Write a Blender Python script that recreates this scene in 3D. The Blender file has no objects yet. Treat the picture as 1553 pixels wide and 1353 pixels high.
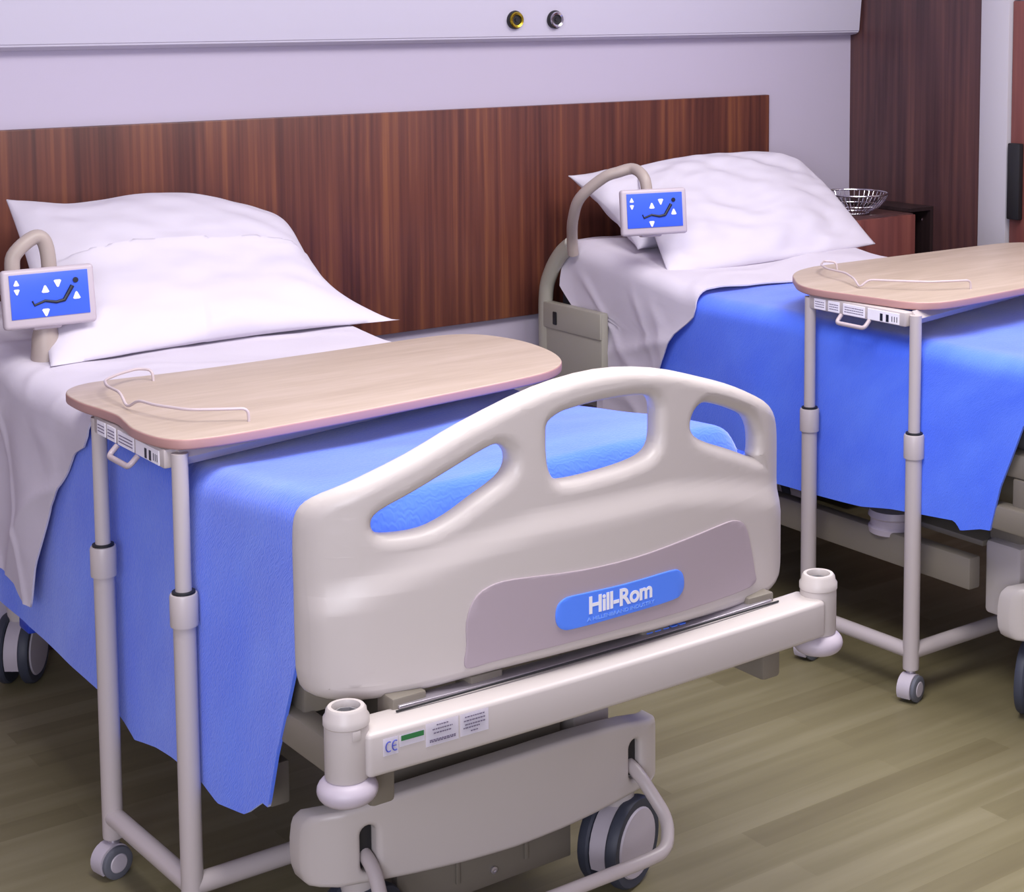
import bpy, bmesh, math, random
from mathutils import Vector, Matrix, noise
random.seed(4)
S = bpy.context.scene
COL = S.collection
D = bpy.data

# ------------------------------------------------------------------ materials
def srgb(r, g, b):
    f = lambda c: (c/255/12.92) if c/255 <= .04045 else ((c/255+.055)/1.055)**2.4
    return (f(r), f(g), f(b), 1)

def mat(name, col, rough=.5, metal=0, spec=.5, bump=None, vary=None):
    m = D.materials.new(name); m.use_nodes = True
    nt = m.node_tree; b = nt.nodes['Principled BSDF']
    b.inputs['Base Color'].default_value = col
    b.inputs['Roughness'].default_value = rough
    b.inputs['Metallic'].default_value = metal
    b.inputs['Specular IOR Level'].default_value = spec
    tc = nt.nodes.new('ShaderNodeTexCoord')
    if vary:
        sc, amt = vary
        n = nt.nodes.new('ShaderNodeTexNoise'); n.inputs['Scale'].default_value = sc
        n.inputs['Detail'].default_value = 4
        nt.links.new(tc.outputs['Object'], n.inputs['Vector'])
        mx = nt.nodes.new('ShaderNodeMix'); mx.data_type = 'RGBA'
        mx.inputs['A'].default_value = tuple(c*(1-amt) for c in col[:3])+(1,)
        mx.inputs['B'].default_value = tuple(min(1, c*(1+amt)) for c in col[:3])+(1,)
        nt.links.new(n.outputs['Fac'], mx.inputs['Factor'])
        nt.links.new(mx.outputs['Result'], b.inputs['Base Color'])
    if bump:
        sc, st = bump
        n = nt.nodes.new('ShaderNodeTexNoise'); n.inputs['Scale'].default_value = sc
        n.inputs['Detail'].default_value = 5
        nt.links.new(tc.outputs['Object'], n.inputs['Vector'])
        bp = nt.nodes.new('ShaderNodeBump'); bp.inputs['Strength'].default_value = st
        bp.inputs['Distance'].default_value = .01
        nt.links.new(n.outputs['Fac'], bp.inputs['Height'])
        nt.links.new(bp.outputs['Normal'], b.inputs['Normal'])
    return m

def ramp(nt, pts):
    r = nt.nodes.new('ShaderNodeValToRGB')
    e = r.color_ramp.elements
    e[0].position, e[0].color = pts[0]; e[1].position, e[1].color = pts[-1]
    for p, c in pts[1:-1]:
        x = e.new(p); x.color = c
    return r

def wood(name, cols, scale=(9, 9, .7), rough=.38):
    m = D.materials.new(name); m.use_nodes = True
    nt = m.node_tree; b = nt.nodes['Principled BSDF']
    tc = nt.nodes.new('ShaderNodeTexCoord')
    mp = nt.nodes.new('ShaderNodeMapping'); mp.inputs['Scale'].default_value = scale
    nt.links.new(tc.outputs['Object'], mp.inputs['Vector'])
    n1 = nt.nodes.new('ShaderNodeTexNoise'); n1.inputs['Scale'].default_value = 1
    n1.inputs['Detail'].default_value = 5; n1.inputs['Distortion'].default_value = .6
    n1.inputs['Roughness'].default_value = .6
    nt.links.new(mp.outputs['Vector'], n1.inputs['Vector'])
    mp2 = nt.nodes.new('ShaderNodeMapping')
    mp2.inputs['Scale'].default_value = (scale[0]*6, scale[1]*6, scale[2]*2)
    nt.links.new(tc.outputs['Object'], mp2.inputs['Vector'])
    n2 = nt.nodes.new('ShaderNodeTexNoise'); n2.inputs['Scale'].default_value = 1
    n2.inputs['Detail'].default_value = 6
    nt.links.new(mp2.outputs['Vector'], n2.inputs['Vector'])
    mm = nt.nodes.new('ShaderNodeMath'); mm.operation = 'MULTIPLY_ADD'
    mm.inputs[1].default_value = .45
    nt.links.new(n2.outputs['Fac'], mm.inputs[0])
    m3 = nt.nodes.new('ShaderNodeMath'); m3.operation = 'MULTIPLY'; m3.inputs[1].default_value = .55
    nt.links.new(n1.outputs['Fac'], m3.inputs[0]); nt.links.new(m3.outputs[0], mm.inputs[2])
    r = ramp(nt, cols)
    nt.links.new(mm.outputs[0], r.inputs['Fac']); nt.links.new(r.outputs['Color'], b.inputs['Base Color'])
    b.inputs['Roughness'].default_value = rough
    return m

M = {}
M['plastic'] = mat('bed_plastic', srgb(193, 185, 182), .38)
M['frame'] = mat('frame_enamel', srgb(190, 182, 180), .42)
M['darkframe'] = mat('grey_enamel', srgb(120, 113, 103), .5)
M['bumper'] = mat('bumper_rubber', srgb(186, 176, 188), .45)
M['insert'] = mat('mauve_insert', srgb(168, 154, 163), .5)
M['black'] = mat('black_rubber', srgb(28, 28, 32), .55)
M['tyre'] = mat('dark_tyre', srgb(58, 62, 76), .55)
M['hub'] = mat('wheel_hub', srgb(190, 182, 192), .4)
M['greyplastic'] = mat('grey_plastic', srgb(140, 138, 142), .45)
M['tube'] = mat('painted_tube', srgb(190, 180, 180), .35)
M['wire'] = mat('wire_enamel', srgb(190, 175, 180), .35)
M['chrome'] = mat('chrome', srgb(215, 212, 220), .18, 1)
M['brass'] = mat('brass', srgb(205, 180, 60), .25, 1)
M['steel'] = mat('satin_steel', srgb(196, 190, 200), .28, .75)
M['sheet'] = mat('white_cotton', srgb(212, 205, 218), .85, spec=.1, bump=(7, .3))
M['pillowm'] = mat('pillow_cotton', srgb(213, 207, 220), .85, spec=.1, bump=(6, .25))
M['mattress'] = mat('mattress_cover', srgb(60, 60, 66), .7)
M['wall'] = mat('wall_paint', srgb(195, 186, 206), .6, vary=(1.2, .03))
M['railgrey'] = mat('side_rail_plastic', srgb(170, 166, 154), .45)
M['castor'] = mat('castor_grey', srgb(100, 102, 112), .5)
M['railp'] = mat('rail_paint', srgb(202, 197, 214), .45)
M['trim'] = mat('trim_paint', srgb(188, 184, 192), .5)
M['ceil'] = mat('ceiling_paint', srgb(235, 230, 238), .8)
M['armp'] = mat('arm_plastic', srgb(172, 158, 152), .45)
M['box'] = mat('panel_housing', srgb(192, 180, 190), .4)
M['screen'] = mat('blue_overlay', srgb(62, 100, 235), .35)
M['ink'] = mat('dark_ink', srgb(20, 24, 44), .5)
M['white'] = mat('white_print', srgb(235, 235, 245), .5)
M['badge'] = mat('blue_badge', srgb(85, 135, 250), .35)
M['cyan'] = mat('pale_blue_print', srgb(130, 175, 250), .5)
M['sticker'] = mat('white_sticker', srgb(248, 244, 255), .5)
M['greyink'] = mat('grey_print', srgb(110, 100, 125), .6)
M['blueink'] = mat('blue_print', srgb(60, 70, 175), .6)
M['greenink'] = mat('green_print', srgb(70, 150, 90), .6)
M['edge'] = mat('edge_band', srgb(180, 138, 134), .45)
M['pedalblue'] = mat('blue_pedal', srgb(40, 70, 200), .4)

M['walnut'] = wood('walnut', [(.32, srgb(64, 36, 34)), (.44, srgb(88, 48, 42)), (.53, srgb(108, 61, 49)), (.63, srgb(138, 84, 56))], (9, 9, .45))
M['walnut_dark'] = wood('walnut_dark', [(.32, srgb(58, 38, 42)), (.46, srgb(76, 50, 52)), (.58, srgb(92, 60, 58)), (.66, srgb(106, 70, 64))], (10, 10, .7))
M['dark_carcass'] = wood('shade_dark_wood', [(.35, srgb(30, 20, 22)), (.5, srgb(40, 28, 30)), (.65, srgb(50, 36, 38))], (10, 10, .7))  # near-black: shade of the open cabinet compartment put into the wood colour
M['redwood'] = wood('red_walnut', [(.35, srgb(96, 52, 50)), (.5, srgb(116, 64, 60)), (.65, srgb(134, 78, 70))], (10, 10, .7))
M['maple'] = wood('maple_laminate', [(.34, srgb(168, 150, 136)), (.5, srgb(177, 159, 145)), (.64, srgb(184, 166, 154))], (1.5, 12, 12), .42)

def blanket_mat():
    m = mat('blue_blanket', srgb(78, 118, 252), .85, spec=.15)
    nt = m.node_tree; b = nt.nodes['Principled BSDF']
    b.inputs['Sheen Weight'].default_value = .5
    tc = nt.nodes.new('ShaderNodeTexCoord')
    n = nt.nodes.new('ShaderNodeTexNoise'); n.inputs['Scale'].default_value = 4; n.inputs['Detail'].default_value = 3
    nt.links.new(tc.outputs['UV'], n.inputs['Vector'])
    r = ramp(nt, [(.35, srgb(70, 112, 250)), (.65, srgb(84, 126, 255))])
    nt.links.new(n.outputs['Fac'], r.inputs['Fac']); nt.links.new(r.outputs['Color'], b.inputs['Base Color'])
    # woven zig-zag ribs
    w = nt.nodes.new('ShaderNodeTexWave'); w.wave_type = 'BANDS'; w.bands_direction = 'Y'
    w.inputs['Scale'].default_value = 34; w.inputs['Distortion'].default_value = 9
    w.inputs['Detail'].default_value = 1; w.inputs['Detail Scale'].default_value = 2.2
    nt.links.new(tc.outputs['UV'], w.inputs['Vector'])
    bp = nt.nodes.new('ShaderNodeBump'); bp.inputs['Strength'].default_value = .16; bp.inputs['Distance'].default_value = .003
    nt.links.new(w.outputs['Fac'], bp.inputs['Height']); nt.links.new(bp.outputs['Normal'], b.inputs['Normal'])
    return m
M['blanket'] = blanket_mat()

def floor_mat():
    m = D.materials.new('vinyl_planks'); m.use_nodes = True
    nt = m.node_tree; b = nt.nodes['Principled BSDF']
    tc = nt.nodes.new('ShaderNodeTexCoord')
    br = nt.nodes.new('ShaderNodeTexBrick')
    br.inputs['Color1'].default_value = (0, 0, 0, 1); br.inputs['Color2'].default_value = (1, 1, 1, 1)
    br.inputs['Mortar'].default_value = (.5, .5, .5, 1)
    br.inputs['Scale'].default_value = 1; br.inputs['Mortar Size'].default_value = .0
    br.inputs['Brick Width'].default_value = .75; br.inputs['Row Height'].default_value = .075
    br.offset = .37; br.squash = 1
    nt.links.new(tc.outputs['Object'], br.inputs['Vector'])
    mp = nt.nodes.new('ShaderNodeMapping'); mp.inputs['Scale'].default_value = (1.6, 22, 1)
    nt.links.new(tc.outputs['Object'], mp.inputs['Vector'])
    n = nt.nodes.new('ShaderNodeTexNoise'); n.inputs['Scale'].default_value = 1; n.inputs['Detail'].default_value = 5
    nt.links.new(mp.outputs['Vector'], n.inputs['Vector'])
    mx = nt.nodes.new('ShaderNodeMix'); mx.data_type = 'RGBA'; mx.inputs['Factor'].default_value = .66
    nt.links.new(br.outputs['Color'], mx.inputs['A']); nt.links.new(n.outputs['Fac'], mx.inputs['B'])
    r = ramp(nt, [(.15, srgb(106, 97, 69)), (.5, srgb(122, 114, 84)), (.85, srgb(142, 134, 106))])
    nt.links.new(mx.outputs['Result'], r.inputs['Fac']); nt.links.new(r.outputs['Color'], b.inputs['Base Color'])
    b.inputs['Roughness'].default_value = .5
    return m
M['floor'] = floor_mat()

# ------------------------------------------------------------------ helpers
def link(name, me, material, parent=None, angle=35, smooth=True):
    if parent is not None:
        p = parent; off = Vector((0, 0, 0))
        while p is not None:
            off += p.location; p = p.parent
        me.transform(Matrix.Translation(-off))
    o = D.objects.new(name, me); COL.objects.link(o)
    if parent is not None: o.parent = parent
    mats = material if isinstance(material, (list, tuple)) else [material]
    for k, m in enumerate(mats):
        mm = M[m] if isinstance(m, str) else m
        if k < len(me.materials): me.materials[k] = mm
        else: me.materials.append(mm)
    if smooth:
        me.shade_smooth(); me.set_sharp_from_angle(angle=math.radians(angle))
    return o

def fin(name, bm, material, parent=None, angle=35, recalc=True):
    if recalc: bmesh.ops.recalc_face_normals(bm, faces=bm.faces)
    me = D.meshes.new(name); bm.to_mesh(me); bm.free()
    return link(name, me, material, parent, angle)

def thing(name, label, cat, loc, group=None):
    o = D.objects.new(name, None); COL.objects.link(o); o.location = loc
    o.empty_display_size = .1
    return tag(o, label, cat, group)

def tag(o, label, cat, group=None):
    o['label'] = label; o['category'] = cat
    if group: o['group'] = group
    return o

def box(bm, x0, x1, y0, y1, z0, z1, bev=0, seg=2, mi=0):
    r = bmesh.ops.create_cube(bm, size=1)
    for v in r['verts']:
        v.co = Vector((x0+(v.co.x+.5)*(x1-x0), y0+(v.co.y+.5)*(y1-y0), z0+(v.co.z+.5)*(z1-z0)))
    fs = {f for v in r['verts'] for f in v.link_faces}
    for f in fs: f.material_index = mi
    if bev:
        es = {e for v in r['verts'] for e in v.link_edges}
        bmesh.ops.bevel(bm, geom=list(es), offset=bev, segments=seg, affect='EDGES', profile=.5)
    return bm

def ring_frames(pts):
    T = []
    for i in range(len(pts)):
        a = pts[max(0, i-1)]; b = pts[min(len(pts)-1, i+1)]
        T.append((b-a).normalized())
    up = Vector((0, 0, 1))
    if abs(T[0].dot(up)) > .95: up = Vector((0, 1, 0))
    N = (up - T[0]*up.dot(T[0])).normalized(); out = []
    for t in T:
        N = (N - t*N.dot(t)).normalized()
        out.append((N, t.cross(N)))
    return out

def tube(bm, pts, r, seg=14, closed=False, rx=1, mi=0):
    pts = [Vector(p) for p in pts]
    fr = ring_frames(pts); rings = []
    for k, (p, (n, b)) in enumerate(zip(pts, fr)):
        rr = r[k] if isinstance(r, (list, tuple)) else r
        rings.append([bm.verts.new(p + n*math.cos(2*math.pi*i/seg)*rr + b*math.sin(2*math.pi*i/seg)*rr*rx) for i in range(seg)])
    for a, c in zip(rings, rings[1:]):
        for i in range(seg):
            f = bm.faces.new((a[i], a[(i+1) % seg], c[(i+1) % seg], c[i])); f.material_index = mi
    for ring in (rings[0], rings[-1]):
        f = bm.faces.new(ring); f.material_index = mi
    return bm

def smoothpath(pts, n=6, closed=False):
    P = [Vector(p) for p in pts]; out = []
    L = len(P); rng = L if closed else L-1
    for i in range(rng):
        if closed: a, b, c, d = P[(i-1) % L], P[i], P[(i+1) % L], P[(i+2) % L]
        else: a, b, c, d = P[max(0, i-1)], P[i], P[i+1], P[min(L-1, i+2)]
        for k in range(n):
            t = k/n
            out.append(.5*((2*b)+(c-a)*t+(2*a-5*b+4*c-d)*t*t+(3*b-a-3*c+d)*t**3))
    if not closed: out.append(P[-1])
    return out

def fillet(pts, r, n=5):
    """rounds each inner corner of a polyline"""
    P = [Vector(p) for p in pts]; out = [P[0]]
    for i in range(1, len(P)-1):
        a, b, c = P[i-1], P[i], P[i+1]
        d1 = (a-b); d2 = (c-b)
        q = min(r, d1.length*.45, d2.length*.45)
        s = b+d1.normalized()*q; e = b+d2.normalized()*q
        for k in range(n+1):
            t = k/n
            out.append(s*(1-t)**2+b*2*t*(1-t)+e*t*t)
    out.append(P[-1]); return out

def lathe(bm, prof, cx, cy, seg=28, axis='z', mi=0):
    """prof: list of (radius, height); capped when radius is 0"""
    rings = []
    for r, h in prof:
        if r < 1e-6:
            rings.append([bm.verts.new(_ax(axis, cx, cy, 0, 0, h))])
        else:
            rings.append([bm.verts.new(_ax(axis, cx, cy, r*math.cos(2*math.pi*i/seg), r*math.sin(2*math.pi*i/seg), h)) for i in range(seg)])
    for a, c in zip(rings, rings[1:]):
        for i in range(seg):
            j = (i+1) % seg
            q = []
            for v in ((a[i] if len(a) > 1 else a[0]), (a[j] if len(a) > 1 else a[0]), (c[j] if len(c) > 1 else c[0]), (c[i] if len(c) > 1 else c[0])):
                if v not in q: q.append(v)
            if len(q) > 2:
                f = bm.faces.new(q); f.material_index = mi
    return bm

def _ax(axis, cx, cy, a, b, h):
    if axis == 'z': return (cx+a, cy+b, h)
    if axis == 'x': return (h, cx+a, cy+b)
    return (cx+a, h, cy+b)

def plate(outline, holes, thick, bev, sm=0, sh=0, bevres=4):
    """flat rounded plate drawn in (a, b); returns bmesh with a->x, b->z, thickness along y centred on 0"""
    cu = D.curves.new('plate', 'CURVE'); cu.dimensions = '2D'; cu.fill_mode = 'BOTH'
    cu.extrude = max(0, thick/2-bev); cu.bevel_depth = bev; cu.bevel_resolution = bevres; cu.offset = -bev
    for k, poly in enumerate([outline]+list(holes)):
        pts = [Vector((p[0], p[1], 0)) for p in poly]
        n = sm if k == 0 else sh
        if n: pts = smoothpath(pts, n, closed=True)
        sp = cu.splines.new('POLY'); sp.points.add(len(pts)-1)
        for q, p in zip(sp.points, pts): q.co = (p.x, p.y, 0, 1)
        sp.use_cyclic_u = True
    ob = D.objects.new('plate', cu); COL.objects.link(ob)
    bpy.context.view_layer.update()
    me = D.meshes.new_from_object(ob.evaluated_get(bpy.context.evaluated_depsgraph_get()))
    bm = bmesh.new(); bm.from_mesh(me)
    D.objects.remove(ob); D.curves.remove(cu); D.meshes.remove(me)
    bmesh.ops.remove_doubles(bm, verts=bm.verts, dist=1e-5)
    for v in bm.verts: v.co = Vector((v.co.x, v.co.z, v.co.y))
    return bm

def slice_bm(bm, axis, vals):
    for val in vals:
        co = Vector((0, 0, 0)); no = Vector((0, 0, 0)); co[axis] = val; no[axis] = 1
        bmesh.ops.bisect_plane(bm, geom=bm.verts[:]+bm.edges[:]+bm.faces[:], plane_co=co, plane_no=no)

def frange(a, b, s):
    n = int(round((b-a)/s)); return [a+i*s for i in range(n+1)]

def textbm(body, size, offset=0, extr=.0003, align='LEFT'):
    cu = D.curves.new('t', 'FONT'); cu.body = body; cu.size = size; cu.extrude = extr; cu.offset = offset
    cu.align_x = align; cu.space_character = .95
    ob = D.objects.new('t', cu); COL.objects.link(ob)
    bpy.context.view_layer.update()
    me = D.meshes.new_from_object(ob.evaluated_get(bpy.context.evaluated_depsgraph_get()))
    bm = bmesh.new(); bm.from_mesh(me)
    D.objects.remove(ob); D.curves.remove(cu); D.meshes.remove(me)
    for v in bm.verts: v.co = Vector((v.co.x, v.co.z, v.co.y))
    return bm

def lerp(a, b, t): return a+(b-a)*t
def interp(tab, x):
    """piecewise linear table [(x,y)...] increasing in x"""
    if x <= tab[0][0]: return tab[0][1]
    for (a, b), (c, d) in zip(tab, tab[1:]):
        if x <= c: return b+(d-b)*(x-a)/(c-a)
    return tab[-1][1]
def sstep(a, b, x):
    t = max(0, min(1, (x-a)/(b-a))); return t*t*(3-2*t)
def nz(x, y, z): return noise.noise(Vector((x, y, z)))

# ------------------------------------------------------------------ room
WY = 4.45; WX = 4.434
def struct(name, bm, m):
    o = fin(name, bm, m); o['kind'] = 'structure'; return o
struct('floor', box(bmesh.new(), -2.2, WX+.1, -1.6, WY+.1, -.1, 0), 'floor')
struct('ceiling', box(bmesh.new(), -2.2, WX+.1, -1.6, WY+.1, 2.75, 2.85), 'ceil')
struct('wall_back', box(bmesh.new(), -2.2, WX+.1, WY, WY+.1, 0, 2.75), 'wall')
bm = bmesh.new()
box(bm, WX, WX+.1, 3.835, WY, 0, 2.75)
struct('wall_right', bm, 'walnut_dark')
bm = bmesh.new()
box(bm, WX+.012, WX+.1, -1.6, 3.835, 1.702, 2.75)
box(bm, WX+.012, WX+.1, -1.6, 2.6, 0, 1.702)
struct('wall_side', bm, 'wall')
struct('wall_left', box(bmesh.new(), -2.3, -2.2, -1.7, WY+.1, 0, 2.75), 'wall')
struct('wall_front', box(bmesh.new(), -2.2, WX+.1, -1.7, -1.6, 0, 2.75), 'wall')
struct('trim_1', box(bmesh.new(), WX-.012, WX+.1, 3.715, 3.833, 0, 2.75, .003), 'trim')
bm = bmesh.new()
box(bm, WX+.004, WX+.05, 2.605, 3.712, .01, 1.697, .003)
dr = struct('door_1', bm, 'redwood')
fin('door_handle', box(bmesh.new(), WX-.02, WX+.003, 3.655, 3.705, .985, 1.235, .004), 'black', dr)
struct('baseboard_back', box(bmesh.new(), -2.2, WX-.001, WY-.015, WY-.0005, 0, .09, .003), 'walnut_dark')  # dark tone stands in for the shade behind and under the beds

# walnut panel behind the beds
hb = fin('headboard_panel', box(bmesh.new(), -1.9, 4.022, WY-.024, WY-.001, .722, 1.377, .003), 'walnut')
tag(hb, 'long walnut veneered panel running along the wall behind both beds', 'wall panel')
# service rail with gas outlets
bm = bmesh.new()
prof = [(WY-.001, 1.575), (WY-.045, 1.582), (WY-.055, 1.59), (WY-.075, 1.80), (WY-.06, 1.86), (WY-.001, 1.88)]
a = [bm.verts.new((-2.0, y, z)) for y, z in prof]; c = [bm.verts.new((4.425, y, z)) for y, z in prof]
for i in range(6): bm.faces.new((a[i], a[(i+1) % 6], c[(i+1) % 6], c[i]))
bm.faces.new(a); bm.faces.new(c[::-1])
bmesh.ops.bevel(bm, geom=[e for e in bm.edges], offset=.004, segments=2, affect='EDGES')
rl = fin('service_rail', bm, 'railp')
tag(rl, 'pale lilac medical service rail on the wall above the walnut panel', 'wall rail')
def outlet(x, m, label):
    t = thing('gas_outlet', label, 'gas outlet', (x, WY-.06, 1.643), 'gas outlets on the service rail')
    y = WY-.06
    o = fin('collar', lathe(bmesh.new(), [(.0, y+.005), (.027, y+.005), (.0285, y-.006), (.026, y-.012), (.0215, y-.012), (.0205, y-.004), (.0, y-.004)], x, 1.643, axis='y'), 'black', t)
    fin('bezel', lathe(bmesh.new(), [(.0165, y-.006), (.0235, y-.006), (.0245, y-.015), (.022, y-.019), (.016, y-.017), (.015, y-.006)], x, 1.643, axis='y'), m, t)
    fin('socket', lathe(bmesh.new(), [(0, y-.003), (.0155, y-.003), (.0155, y-.011), (.006, y-.011), (.005, y-.014), (0, y-.014)], x, 1.643, axis='y'), 'black', t)
outlet(2.944, 'brass', 'round gas outlet with a brass yellow ring on the wall rail')
outlet(3.092, 'chrome', 'round gas outlet with a silver ring on the wall rail')

# ------------------------------------------------------------------ bed
BX = 1.649; BDX = 1.83
def surf_y(x): return 2.205+.09*((x-BX)/.485)**2     # plan curve of the footboard face

def wheel_twin(parent, x, y, r, w, rot=0, label=None):
    """twin disc castor: tyre pair (part) > hub discs"""
    Rm = Matrix.Translation((x, y, r)) @ Matrix.Rotation(rot, 4, 'Z')
    bm = bmesh.new()
    for s in (-1, 1):
        prof = [(r*.62, s*w*.22), (r*.96, s*w*.22), (r, s*w*.27), (r, s*w*.42), (r*.95, s*w*.5), (r*.80, s*w*.5), (r*.62, s*w*.42), (r*.62, s*w*.22)]
        lathe(bm, prof, 0, 0, 36, 'x')
    for v in bm.verts: v.co = Rm @ v.co
    ty = fin('castor_wheel', bm, 'tyre', parent)
    bm = bmesh.new()
    for s in (-1, 1):
        lathe(bm, [(0, s*w*.1), (r*.63, s*w*.1), (r*.79, s*w*.46), (r*.74, s*w*.53), (r*.3, s*w*.56), (0, s*w*.56)], 0, 0, 36, 'x')
    for v in bm.verts: v.co = Rm @ v.co
    fin('wheel_hub', bm, 'hub', ty)
    bm = bmesh.new()   # hood over the middle
    n = 18; pa = []
    for i in range(n+1):
        an = math.radians(-25+230*i/n)
        pa.append((r*.93*math.cos(an), r*.93*math.sin(an)))
    for s in (-1, 1):
        bm.verts.ensure_lookup_table()
    A = [bm.verts.new((-w*.2, p[0], p[1])) for p in pa]; B = [bm.verts.new((w*.2, p[0], p[1])) for p in pa]
    A2 = [bm.verts.new((-w*.2, p[0]*.6, p[1]*.6)) for p in pa]; B2 = [bm.verts.new((w*.2, p[0]*.6, p[1]*.6)) for p in pa]
    for i in range(n):
        bm.faces.new((A[i], A[i+1], B[i+1], B[i])); bm.faces.new((A2[i], B2[i], B2[i+1], A2[i+1]))
        bm.faces.new((A[i], A2[i], A2[i+1], A[i+1])); bm.faces.new((B[i], B[i+1], B2[i+1], B2[i]))
    bm.faces.new((A[0], B[0], B2[0], A2[0])); bm.faces.new((A[n], A2[n], B2[n], B[n]))
    for v in bm.verts: v.co = Rm @ v.co
    return fin('wheel_hood', bm, 'hub', ty)

def make_bed():
    t = thing('hospital_bed', 'cream hospital bed nearer the camera, whose curved footboard carries a blue badge', 'hospital bed', (BX, 3.3, 0), 'hospital beds')
    # --- footboard with three hand openings
    outer = [(-.470, .640), (-.484, .662), (-.486, .72), (-.486, .80), (-.486, .885), (-.481, .925), (-.462, .948), (-.42, .968), (-.33, 1.005), (-.24, 1.047), (-.12, 1.087), (0, 1.101),
             (.12, 1.087), (.24, 1.052), (.33, 1.020), (.42, .978), (.468, .944), (.488, .905), (.492, .86), (.492, .75), (.492, .672), (.484, .648), (.462, .630), (.40, .622), (.33, .624), (.2, .635), (0, .646), (-.2, .644), (-.33, .634), (-.42, .632)]
    lh = [(-.392, .908), (-.380, .924), (-.33, .947), (-.27, .976), (-.215, 1.001), (-.19, 1.006), (-.173, .992), (-.171, .970), (-.186, .950), (-.23, .925), (-.27, .902), (-.312, .887), (-.36, .885), (-.385, .891)]
    rh = [(.385, .885), (.38, .882), (.31, .912), (.25, .936), (.215, .955), (.201, .975), (.208, .997), (.232, 1.009), (.27, 1.000), (.32, .981), (.362, .960), (.384, .930), (.388, .90)]
    mh = [(-.105, 1.012), (-.102, 1.030), (-.08, 1.042), (-.05, 1.047), (0, 1.051), (.06, 1.050), (.10, 1.044), (.117, 1.028), (.119, 1.0), (.116, .962), (.098, .945), (.06, .937), (0, .932), (-.06, .930), (-.088, .935), (-.101, .955), (-.105, .985)]
    TH = .05
    bm = plate(outer, [lh, mh, rh], TH, .021, 3, 3, 5)
    slice_bm(bm, 0, frange(-.48, .48, .02)); slice_bm(bm, 2, frange(.64, 1.08, .02))
    def face_off(x, z):
        # lower shell stands a little proud of the hand-rail zone; the upper lip follows the openings
        zc = .905-.10*(abs(x)/.49)**2 if abs(x) > .15 else .90
        return -.012*sstep(zc, zc-.05, z)
    for v in bm.verts:
        x, y, z = v.co
        yy = surf_y(x+BX)+TH/2+y
        e = max(0, abs(x)-.40)/.09
        yy += .03*e*e
        if y < -.001: yy += face_off(x, z)*min(1, -y/(TH/2))
        v.co = Vector((x+BX, yy, z))
    fb = fin('footboard', bm, 'plastic', t, 50)
    def on_face(bm, off=0.0):
        for v in bm.verts:
            x, y, z = v.co
            v.co = Vector((x+BX, surf_y(x+BX)-.0125+y-off, z))
        return bm
    # grey insert
    ins = [(-.266, .674), (-.262, .70), (-.262, .738), (-.250, .772), (-.225, .790), (-.18, .795), (-.06, .787), (.05, .786), (.17, .792), (.26, .796), (.30, .793), (.328, .775), (.345, .73), (.358, .68), (.361, .670), (.352, .663), (.32, .661), (.2, .666), (0, .672), (-.2, .669), (-.256, .664)]
    bm = plate(ins, [], .004, .0012, 3, 0, 1); slice_bm(bm, 0, frange(-.26, .34, .02)); on_face(bm, .001)
    fin('footboard_insert', bm, 'insert', fb, 30)
    bd = [(-.110, .722), (-.106, .738), (-.094, .747), (-.07, .749), (.03, .747), (.125, .747), (.148, .742), (.157, .730), (.158, .712), (.150, .700), (.130, .695), (.03, .695), (-.07, .694), (-.095, .696), (-.107, .706)]
    bm = plate(bd, [], .004, .0012, 3, 0, 1); slice_bm(bm, 0, frange(-.1, .15, .02)); on_face(bm, .004)
    fin('badge', bm, 'badge', fb, 30)
    bm = textbm('Hill-Rom', .039, .0011)
    xs = [v.co.x for v in bm.verts]; w0, w1 = min(xs), max(xs)
    for v in bm.verts: v.co = Vector((-.048+(v.co.x-w0)/(w1-w0)*.131, v.co.y, v.co.z+.7135))
    on_face(bm, .0065); fin('lettering', bm, 'white', fb, 30)
    bm = textbm('A HILLENBRAND INDUSTRY', .0085, 0)
    xs = [v.co.x for v in bm.verts]; w0, w1 = min(xs), max(xs)
    for v in bm.verts: v.co = Vector((-.052+(v.co.x-w0)/(w1-w0)*.14, v.co.y, v.co.z+.7010))
    on_face(bm, .0065); fin('small_lettering', bm, 'cyan', fb, 30)

    # --- foot beam: slim ledge in plan, corner sockets
    bm = bmesh.new()
    N = 30
    fr, bk = [], []
    for i in range(N+1):
        x = -.465+.93*i/N
        y = 2.168 - .012*(1-(x/.465)**2)
        fr.append((x, y)); bk.append((x, y+.075))
    def ext(bm, pts, z0, z1, bev):
        vs = [bm.verts.new((p[0]+BX, p[1], z0)) for p in pts]
        f = bm.faces.new(vs); r = bmesh.ops.extrude_face_region(bm, geom=[f])
        for v in r['geom']:
            if isinstance(v, bmesh.types.BMVert): v.co.z = z1
        bmesh.ops.recalc_face_normals(bm, faces=bm.faces)
        if bev:
            es = [e for e in bm.edges if len(e.link_faces) == 2 and e.calc_face_angle() > .8]
            bmesh.ops.bevel(bm, geom=es, offset=bev, segments=3, affect='EDGES', profile=.5)
        return bm
    ext(bm, fr+bk[::-1], .560, .628, .008)
    beam = fin('foot_beam', bm, 'frame', t, 40)
    bm = bmesh.new()
    ext(bm, [(x*.82, y+.052) for x, y in fr]+[(x*.82, y+.085) for x, y in fr][::-1], .629, .634, .0015)
    fin('beam_tray', bm, 'steel', beam)
    for x in (-.36, -.22, .12, .36): fin('footboard_bracket', box(bmesh.new(), BX+x-.03, BX+x+.03, 2.225, 2.275, .56, .645, .004), 'darkframe', t)
    bm = bmesh.new()
    tube(bm, [(BX+x*.84, y+.046, .6305+.004*(1-(x/.46)**2)) for x, y in fr], .0018, 8)
    fin('cable', bm, 'black', t)
    bm = bmesh.new()
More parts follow.
